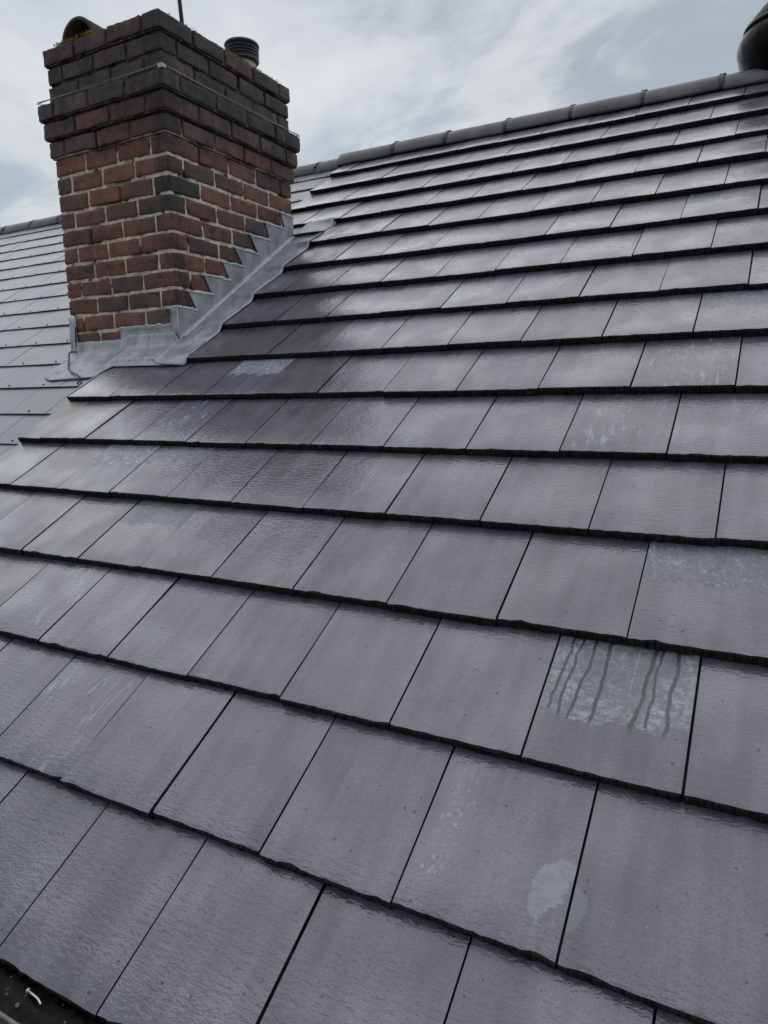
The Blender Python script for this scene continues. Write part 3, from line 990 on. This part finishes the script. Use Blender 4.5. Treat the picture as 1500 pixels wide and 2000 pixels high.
# moss clumps
def moss_mesh(spots, seed):
    rn = random.Random(seed); bm = bmesh.new()
    for (c, spread, n, r) in spots:
        for _ in range(n):
            p = Vector(c) + Vector((rn.gauss(0, spread[0]), rn.gauss(0, spread[1]), abs(rn.gauss(0, spread[2]))))
            rr = r * rn.uniform(0.5, 1.3)
            for q in range(5):
                a = rn.uniform(0, 2 * pi); t = Vector((cos(a) * rr * 0.9, sin(a) * rr * 0.9, rr * rn.uniform(0.5, 1.6)))
                sd = Vector((-sin(a), cos(a), 0)) * rr * 0.35
                v1, v2, v3 = bm.verts.new(p + sd - CB), bm.verts.new(p - sd - CB), bm.verts.new(p + t - CB)
                bm.faces.new((v1, v2, v3))
    o = bm_obj('moss', bm, M['moss'], ch); o['kind'] = 'stuff'


sp = []
for k in range(18): sp.append(((-2.03 + 0.016 * k, CY - 0.002, CTOP - 0.004), (0.008, 0.004, 0.004), 14 if k < 7 or k > 13 else 5, 0.006))
for k in range(26): sp.append(((CX - 0.004, CY + 0.50 + 0.012 * k, CTOP - 0.006), (0.004, 0.008, 0.003), 16 if k < 16 else 6, 0.0055))
rn = random.Random(3)
for k in range(26): sp.append(((CX - rn.uniform(0, 0.01), CY + 0.03 + 1.0 * rn.random(), CTOP - 0.004), (0.004, 0.012, 0.002), 4, 0.005))
for k in range(26): sp.append(((CX + 0.006, CY + 0.02 + 1.0 * rn.random(), CTOP - BH * rn.choice((1, 2, 2, 3, 3)) - 0.004), (0.001, 0.025, 0.002), 8, 0.0035))
for k in range(18): sp.append(((CX - FW * rn.random(), CY - 0.002, CTOP - BH * rn.choice((1, 2, 7, 9, 10)) - 0.004), (0.022, 0.001, 0.002), 7, 0.0035))
moss_mesh(sp, 5)

# ------------------------------------------------------------------ lead work (parts of the stack)
def add_solid(o, th):
    md = o.modifiers.new('thickness', 'SOLIDIFY'); md.thickness = th; md.offset = -1.0
    return o


def lead_h(v):
    """lead dressed over the tile steps: rounds each nose off"""
    h = tile_h(v)
    for n in NOSE:
        d_ = n - v
        if 0 < d_ < 0.05:
            h += (0 - h) * (1 - d_ / 0.05) ** 2 * 0.85
    return h


# flange lying on the tiles beside the stack, with a fillet rising to the brickwork
verts = []
nv, nu = 110, 16
vlo, vhi = 1.945, 3.675
for j in range(nv + 1):
    v = vlo + (vhi - vlo) * j / nv
    h0 = lead_h(v) + 0.006
    edge = LEADU + 0.003 * mnoise.noise(Vector((v * 4, 0, 0))) + 0.0015 * mnoise.noise(Vector((v * 20, 4, 0)))
    back = max(0.0, v - (CY + SW) / CT)
    wall = CX + 0.006
    for i in range(nu + 1):
        s = i / nu
        if s < 0.5:                                   # fillet, radius R
            R = 0.020
            a = (s / 0.5) * pi / 2
            u = wall + R * (1 - cos(a)); h = h0 + R * (1 - sin(a)) * (1.25 if back == 0 else 0.3)
        else:
            q = (s - 0.5) / 0.5
            u = wall + 0.020 + (edge - wall - 0.020) * q; h = h0
            h += 0.003 * sin(pi * q) * mnoise.noise(Vector((u * 12, v * 9, 2)))
        wq = 1 - min(1.0, max(0.0, (u - wall - 0.02) / (edge - wall - 0.02))) ** 0.8
        h += (0.000 - h0) * wq
        h += 0.0010 * mnoise.noise(Vector((u * 25, v * 18, 0)))
        verts.append(rw(u, v, h) - CB)
o = mesh_obj('side_flashing', verts, grid_faces(nu, nv), M['lead'], ch, True); add_solid(o, 0.004)

bm = bmesh.new(); rn = random.Random(12); pts = []
for q in range(60):
    v = 2.19 + (3.42 - 2.19) * q / 59
    pts.append(rw(CX + 0.022 + rn.gauss(0, 0.0005), v, 0.0045 + rn.gauss(0, 0.0004)) - CB)
tube(bm, pts, [0.0065 + rn.gauss(0, 0.0005) for _ in pts], 8); bm_obj('dressed_fold', bm, M['leadedge'], ch, True)

# stepped upstand on the right-hand face
steps = [(1.8179, 1.958), (1.899, 2.086), (2.023, 2.241), (2.183, 2.367), (2.294, 2.509), (2.437, 2.628), (2.588, 2.785), (2.748, 2.8723)]
top = []
for k, (a, bq) in enumerate(steps):
    z = CZ0 + k * BH - 0.010
    rn = random.Random(k)
    top.append((a, z + rn.uniform(-0.004, 0.004))); top.append((bq, z - 0.004 + rn.uniform(-0.003, 0.003)))
verts, faces = [], []
XF = CX + 0.0075
# resample the saw-tooth top densely and drop columns to the roof
ys = []
N = 150
for (y, z) in top: pass
for i in range(N + 1): ys.append(CY + (SW - 0.0) * i / N)


def strip(bm, outline, xoff):
    vs = [bm.verts.new(Vector((xoff + 0.0016 * mnoise.noise(Vector((0, y * 14, z * 14))), y, z)) - CB) for y, z in outline]
    return bm.faces.new(vs)


bm = bmesh.new()
outl = [(CY + 0.0, CY * TT - 0.02)] + top + [(CY + SW, (CY + SW) * TT - 0.02)]
# split into convex-ish cells: one panel per step
for k, (a, bq) in enumerate(steps):
    zt0, zt1 = top[2 * k][1], top[2 * k + 1][1]
    nxt = steps[k + 1] if k + 1 < len(steps) else None
    prev_end = steps[k - 1][1] if k else a
    # body below this tread: from the previous riser foot to this tread's end
    ya = prev_end if k else a
    poly = []
    if k:
        poly = [(prev_end, prev_end * TT - 0.02), (bq, bq * TT - 0.02), (bq, zt1), (a, zt0), (prev_end, top[2 * k - 1][1])]
    else:
        poly = [(a, a * TT - 0.02), (bq, bq * TT - 0.02), (bq, zt1), (a, zt0)]
    f = strip(bm, poly, XF)
bmesh.ops.remove_doubles(bm, verts=bm.verts, dist=1e-5)
o = bm_obj('step_flashing', bm, M['lead'], ch); add_solid(o, 0.003)
for p in o.data.polygons:
    if p.normal.x < 0: p.flip()

# turned-in top edge of every step
for k, (a, bq) in enumerate(steps):
    bm = bmesh.new(); rn = random.Random(k + 9)
    pts = []; rr = []
    a2 = a - 0.012 if k else a
    for q in range(9):
        y = a2 + (bq - a2) * q / 8
        z = top[2 * k][1] + (top[2 * k + 1][1] - top[2 * k][1]) * q / 8
        pts.append(Vector((CX + 0.006 + rn.gauss(0, 0.0014), y, z + 0.003 + rn.gauss(0, 0.0018))) - CB); rr.append(0.0075 + rn.gauss(0, 0.0012))
    tube(bm, pts, rr, 7)
    bm_obj('lead_lip', bm, M['leadedge'], ch, True)

# front: cover flashing lapped round the corner
def front_sheet(name, x0, x1, ztop, zbot, y, nx=24, nz=10, mat='lead', jag=0.0, flare=0.0):
    verts = []
    for j in range(nz + 1):
        for i in range(nx + 1):
            s, t = i / nx, j / nz
            xx = x0 + (x1 - x0) * s
            zt = ztop(s) if callable(ztop) else ztop
            zz = zbot + (zt - zbot) * t
            if j == nz: zz += jag * mnoise.noise(Vector((xx * 60, 1, 2)))
            yy = y + 0.0024 * mnoise.noise(Vector((xx * 10, zz * 14, 5))) - 0.0012 * mnoise.noise(Vector((xx * 40, zz * 30, 1)))
            yy -= flare * (1 - t) ** 3
            if t > 0.93: yy -= 0.004 * (t - 0.93) / 0.07 * (0 if jag == 0 else 1)
            verts.append(Vector((xx, yy, zz)) - CB)
    o = mesh_obj(name, verts, grid_faces(nx, nz), M[mat], ch, True); add_solid(o, 0.003)
    return o


front_sheet('cover_flashing', -1.716, CX + 0.009, lambda s: (1.272 if s < 0.90 else 1.354), 1.128, CY - 0.0095, 40, 12, jag=0.003)
front_sheet('apron_upstand', -2.073, -1.705, 1.178, 1.120, CY - 0.0065, 24, 8, jag=0.006)
front_sheet('corner_upstand', CX - FW - 0.006, -2.074, 1.352, 1.10, CY - 0.0075, 8, 10)
bm = bmesh.new(); pts = []
rn = random.Random(4)
for q in range(14): pts.append(Vector((-1.716 + (0.385) * q / 13, CY - 0.009 + rn.gauss(0, 0.0014), 1.274 + rn.gauss(0, 0.0016))) - CB)
tube(bm, pts, [0.006 + rn.gauss(0, 0.0012) for _ in pts], 7); bm_obj('lead_lip', bm, M['leadedge'], ch, True)
bm = bmesh.new(); tube(bm, [Vector((CX - 0.036, CY - 0.008, 1.357)) - CB, Vector((CX + 0.004, CY - 0.006, 1.360)) - CB, Vector((CX + 0.008, CY + 0.02, 1.358)) - CB], 0.006, 7); bm_obj('lead_lip', bm, M['leadedge'], ch, True)
bm = bmesh.new(); tube(bm, [Vector((CX + 0.008, CY - 0.009, 1.355)) - CB, Vector((CX + 0.009, CY - 0.010, 1.26)) - CB, Vector((CX + 0.011, CY - 0.011, 1.18)) - CB, Vector((CX + 0.012, CY - 0.012, 1.13)) - CB], [0.004, 0.005, 0.006, 0.006], 8); bm_obj('corner_seam', bm, M['lead'], ch, True)
bm = bmesh.new(); pts = []
for q in range(18): pts.append(Vector((-2.07 + 0.36 * q / 17, CY - 0.008 + rn.gauss(0, 0.002), 1.183 + rn.gauss(0, 0.003))) - CB)
tube(bm, pts, [0.006 + rn.gauss(0, 0.0018) for _ in pts], 7); bm_obj('pointing', bm, M['mortar'], ch, True)

# apron dressed down over tiles and slates
def apron_bottom(u):
    P = [(-2.10, 1.885), (-2.016, 1.854), (-1.88, 1.863), (-1.666, 1.873), (-1.645, 1.925), (-1.615, 1.962), (-1.362, 1.957), (-1.20, 1.950), (-1.10, 1.952), (-1.06, 1.99)]
    for (a, va), (b_, vb) in zip(P[:-1], P[1:]):
        if a <= u <= b_: return va + (vb - va) * (u - a) / (b_ - a)
    return P[-1][1] if u > -1.1 else P[0][1]


verts = []
nu, nr = 90, 22
WALLV = CY / CT
for j in range(nr + 1):
    for i in range(nu + 1):
        u = -2.10 + (LEADU + 2.10) * i / nu
        s = j / nr
        vb = apron_bottom(u); vt = WALLV - 0.004
        if u > CX: vt = WALLV - 0.02
        v = vb + (vt - vb) * s
        surf_t = tile_h(min(v, 1.975)) if v < 1.979 else tile_h(1.975) * (1 - min(1, (v - 1.979) / 0.03) * 0.75)
        surf_s = HS + 0.001
        k = max(0.0, min(1.0, (u + 1.72) / 0.09)); k = k * k * (3 - 2 * k)
        h = surf_s + (max(surf_t, -0.022) - surf_s) * k + 0.006
        if u < CX + 0.01:
            f_ = max(0.0, 1 - (vt - v) / 0.075)
            h += 0.05 * f_ ** 2.2
        h += 0.004 * mnoise.noise(Vector((u * 13, v * 16, 1))) * min(1, s * 4) + 0.0016 * mnoise.noise(Vector((u * 45, v * 45, 3)))
        # bossed corner
        q = ((u + 1.165) / 0.055) ** 2 + ((v - 1.975) / 0.018) ** 2
        h += 0.014 * exp(-q)
        verts.append(rw(u, v, h) - CB)
o = mesh_obj('apron_flashing', verts, grid_faces(nu, nr), M['lead'], ch, True); add_solid(o, 0.004)

# lead gutter behind the stack
verts = []
nu, nr = 50, 10
BV = (CY + SW) / CT
for j in range(nr + 1):
    for i in range(nu + 1):
        u = CX - FW - 0.03 + (-1.085 - (CX - FW - 0.03)) * i / nu
        v = BV - 0.01 + (3.70 - BV + 0.01) * j / nr
        s = j / nr
        h = -0.010 + 0.030 * (1 - s) ** 5 - 0.012 * s + 0.002 * mnoise.noise(Vector((u * 14, v * 14, 7)))
        if u > LEADU: h = tile_h(v) + 0.004
        if u > LEADU and v < 3.50 + (u - LEADU) * 0.75: v = 3.50 + (u - LEADU) * 0.75; h = tile_h(v) + 0.004
        verts.append(rw(u, v, h) - CB)
o = mesh_obj('back_gutter', verts, grid_faces(nu, nr), M['lead'], ch, True); add_solid(o, 0.003)

# ------------------------------------------------------------------ things on the stack
# half-round clay tile bedded over the left flue
bm = bmesh.new()
R0, R1, Ln = 0.118, 0.100, 0.30
seg = 24; rings = []
for r_ in (R0, R1):
    for y in (0.0, 0.15, 0.30, Ln):
        rings.append([bm.verts.new((r_ * cos(pi * k / seg) * (1 - 0.05 * y / Ln), y, (r_ - (0.0 if r_ == R0 else 0.0)) * sin(pi * k / seg) * 0.97)) for k in range(seg + 1)])
for base in (0, 4):
    for j in range(3):
        for k in range(seg): bm.faces.new((rings[base + j][k], rings[base + j][k + 1], rings[base + j + 1][k + 1], rings[base + j + 1][k]))
for j in (0, 3):
    for k in range(seg): bm.faces.new((rings[j][k], rings[j][k + 1], rings[4 + j][k + 1], rings[4 + j][k]))
for j in range(3):
    for k in (0, seg): bm.faces.new((rings[j][k], rings[j + 1][k], rings[4 + j + 1][k], rings[4 + j][k]))
cap = bm_obj('flue_cover', bm, M['terracotta'], None, True)
cap.location = (-1.885, CY + 0.012, CTOP - 0.006); cap.rotation_euler = (0, 0, radians(2))
tag(cap, 'half-round dark clay tile bedded over the flue at the left of the chimney top', 'flue cover')
bm = bmesh.new(); box(bm, (-0.09, 0.12, 0.0), (0.09, 0.20, 0.075)); bm_obj('dark_infill', bm, M['underlay'], cap)

pot = empty('chimney_pot', (-1.425, CY + 0.80, CTOP + 0.008))
tag(pot, 'short cream clay chimney pot under a black ribbed cap on the chimney top', 'chimney pot')
bm = bmesh.new(); lathe(bm, [(0.086, -0.03), (0.086, 0.02), (0.079, 0.035), (0.077, 0.10)], 40); bm_obj('clay_base', bm, M['cream'], pot, True)
bm = bmesh.new()
prof = [(0.074, 0.062), (0.090, 0.060), (0.095, 0.066)]
for k in range(4):
    z = 0.070 + 0.0175 * k
    prof += [(0.094, z), (0.0985, z + 0.003), (0.099, z + 0.008), (0.094, z + 0.012), (0.0905, z + 0.0145)]
prof += [(0.094, 0.142), (0.101, 0.145), (0.103, 0.153), (0.098, 0.162), (0.07, 0.168), (0.0, 0.170)]
lathe(bm, prof, 56); bm_obj('ribbed_cap', bm, M['plastic'], pot, True)
bm = bmesh.new(); pts = [Vector((0.0965 * cos(a * pi / 24), 0.0965 * sin(a * pi / 24), 0.0695)) for a in range(49)]
tube(bm, pts, 0.0022, 6, False); bm_obj('clamp_wire', bm, M['wire'], pot, True)

bm = bmesh.new(); tube(bm, [(0, 0, -0.05), (0.004, 0, 0.35), (0.004, 0, 0.75), (0, 0, 1.15)], 0.0115, 12)
mast = bm_obj('aerial_mast', bm, M['mast'], None, True); mast.location = (-1.588, CY + 0.50, CTOP); mast.rotation_euler = (0, radians(-4.5), 0)
tag(mast, 'thin dark aerial mast rising behind the top of the chimney', 'mast')

# lashing wire round the stack on the ledge of the fourth course
e = 0.0480
zw = CTOP - 3 * BH + 0.003
lw = empty('lashing_wire', (CX, CY, zw))
tag(lw, 'twin lashing wire stretched round the chimney corbel with a corner plate', 'wire')
for dz_, de in ((0.0, 0.0), (0.0075, -0.0035)):
    bm = bmesh.new(); ee = e + de; rn = random.Random(2)
    cor = [(CX - FW - ee, CY - ee), (CX + ee, CY - ee), (CX + ee, CY + SW + ee), (CX - FW - ee, CY + SW + ee), (CX - FW - ee, CY - ee)]
    pts = []
    for (p, q) in zip(cor[:-1], cor[1:]):
        for s in range(14):
            t = s / 14
            pts.append(Vector((p[0] + (q[0] - p[0]) * t - CX, p[1] + (q[1] - p[1]) * t - CY, dz_ + 0.002 * sin(t * 9 + de * 900) - 0.004 * 4 * t * (1 - t))))
    pts.append(Vector((cor[0][0] - CX, cor[0][1] - CY, dz_)))
    tube(bm, pts, 0.0019, 6); bm_obj('strand', bm, M['wire'], lw, True)
bm = bmesh.new(); box(bm, (e - 0.020, -e - 0.0055, -0.016), (e + 0.0055, -e - 0.0030, 0.004)); box(bm, (e + 0.0030, -e - 0.0030, -0.013), (e + 0.0055, -e + 0.022, 0.004))
bm_obj('corner_plate', bm, M['lead'], lw)

# black cable hanging from the corner of the flashing
def rp(u, v, h): return rw(u, v, h)
bm = bmesh.new()
pts = [Vector((-2.070, CY - 0.016, 1.30)), Vector((-2.072, CY - 0.020, 1.22)), Vector((-2.070, CY - 0.024, 1.165)), rp(-2.055, 2.085, 0.012), rp(-2.04, 2.045, -0.012), rp(-1.99, 1.985, -0.016), rp(-1.92, 1.93, -0.014), rp(-1.845, 1.895, -0.012), rp(-1.79, 1.872, -0.013), rp(-1.765, 1.845, -0.022), rp(-1.755, 1.815, -0.026)]
# smooth by Catmull-Rom
sm = []
for i in range(len(pts) - 1):
    p0, p1, p2, p3 = pts[max(0, i - 1)], pts[i], pts[i + 1], pts[min(len(pts) - 1, i + 2)]
    for t in (0, 0.25, 0.5, 0.75):
        sm.append(0.5 * ((2 * p1) + (p2 - p0) * t + (2 * p0 - 5 * p1 + 4 * p2 - p3) * t * t + (3 * p1 - p0 - 3 * p2 + p3) * t ** 3))
sm.append(pts[-1]); o0 = sm[0].copy()
tube(bm, [p - o0 for p in sm], 0.0042, 8); cable = bm_obj('cable', bm, M['plastic'], None, True); cable.location = o0
tag(cable, 'thin black cable dangling from the chimney foot onto the slates', 'cable')

# black ribbed cowl beyond the ridge
cw = empty('ridge_cowl', (1.425, AY + 0.12, AZ - 0.12))
tag(cw, 'glossy black rounded cowl with ribbed crown showing above the ridge', 'cowl')
bm = bmesh.new()
b0 = AZ - 0.12
prof = [(0.20, 2.62 - b0), (0.25, 2.78 - b0), (0.285, 2.86 - b0), (0.300, 2.92 - b0), (0.303, 2.96 - b0), (0.29, 3.00 - b0), (0.262, 3.05 - b0)]
lathe(bm, prof, 64, wob=lambda a, z: 0.008 * sin(3 * a)); bm_obj('bowl', bm, M['cowl'], cw, True)
bm = bmesh.new(); prof = []
for k in range(7):
    r_ = 0.268 - 0.036 * k; z = 3.046 - b0 + 0.0445 * k - 0.0008 * k * k
    prof += [(r_ + 0.004, z), (r_, z + 0.014), (r_ - 0.010, z + 0.030), (r_ - 0.026, z + 0.037), (r_ - 0.034, z + 0.038)]
prof.append((0.0, prof[-1][1] + 0.012))
lathe(bm, prof, 64); bm_obj('ribbed_crown', bm, M['mast'], cw, True)

# weed stalk on the ridge
bm = bmesh.new(); tube(bm, [(0, 0, 0), (0.001, 0.001, 0.02), (-0.001, 0, 0.042)], [0.0014, 0.0012, 0.0008], 5); tube(bm, [(0, 0, 0.028), (0.005, 0, 0.040)], [0.001, 0.0006], 5)
st_ = bm_obj('weed_stalk', bm, M['mast']); st_.location = (-1.46, AY, AZ + 0.032)
tag(st_, 'tiny dark weed stalk standing on the first ridge tile', 'weed')

# ------------------------------------------------------------------ gutter at the eaves
GY, GZc, GR = -0.304, -0.190, 0.056
gut = empty('gutter', (0, GY, GZc))
tag(gut, 'black half-round plastic gutter along the eaves in the bottom left corner', 'gutter')
bm = bmesh.new(); prof = []
for k in range(15): a = pi + pi * k / 14; prof.append((GR * cos(a), GR * sin(a)))
prof = [(-GR - 0.005, 0.006), (-GR - 0.006, -0.004), (-GR, -0.004)][::1][:2] + prof + [(GR, 0.004)]
inner = [(y * 0.95, z * 0.95 + 0.001) for y, z in prof][::-1]
loop = prof + inner
xs = [-5.0, -1.5, 0.0, 1.0, 4.0]
rings = [[bm.verts.new((x_, y, z)) for y, z in loop] for x_ in xs]
for i in range(len(xs) - 1):
    for k in range(len(loop)): bm.faces.new((rings[i][k], rings[i][(k + 1) % len(loop)], rings[i + 1][(k + 1) % len(loop)], rings[i + 1][k]))
bm_obj('trough', bm, M['plastic'], gut, True)
bm = bmesh.new(); tube(bm, [(-5.0, -GR - 0.004, 0.005), (0, -GR - 0.004, 0.005), (4.0, -GR - 0.004, 0.005)], 0.0042, 8); bm_obj('lip', bm, M['wire'], gut, True)
bm = bmesh.new(); nx, ny = 160, 8; vv = []
for j in range(ny + 1):
    for i in range(nx + 1):
        x_ = -0.6 + 2.2 * i / nx; y = -0.05 + 0.1 * j / ny
        vv.append(bm.verts.new((x_, y, -0.020 + 0.004 * mnoise.noise(Vector((x_ * 30, y * 40, 0))) + 0.0035 * mnoise.noise(Vector((x_ * 90, y * 90, 4))))))
for f in grid_faces(nx, ny): bm.faces.new([vv[i] for i in f])
o = bm_obj('sludge', bm, M['sludge'], gut, True)
bm = bmesh.new()
pts = [Vector((0, 0, 0)), Vector((0.018, -0.002, 0.001)), Vector((0.036, -0.0045, 0.002)), Vector((0.050, -0.0095, 0.002))]
tube(bm, pts, 0.0019, 8)
tube(bm, [Vector((-0.0012, 0, 0)), Vector((0.0008, 0, 0))], 0.0046, 10)
nail = bm_obj('nail', bm, M['nail'], None, True); nail.location = (0.2741, -0.2973, GZc - 0.0125)
tag(nail, 'bright bent clout nail lying in the gutter debris', 'nail')
bm = bmesh.new(); bmesh.ops.create_icosphere(bm, subdivisions=2, radius=0.0042)
for v_ in bm.verts: v_.co *= 1 + 0.2 * mnoise.noise(v_.co * 300)
peb = bm_obj('pebble', bm, M['flaunch']); peb.location = (0.2843, -0.3263, GZc - 0.014)
tag(peb, 'small grey pebble in the gutter below the nail', 'pebble')
print('tiles', ntile, 'slates', nsl)
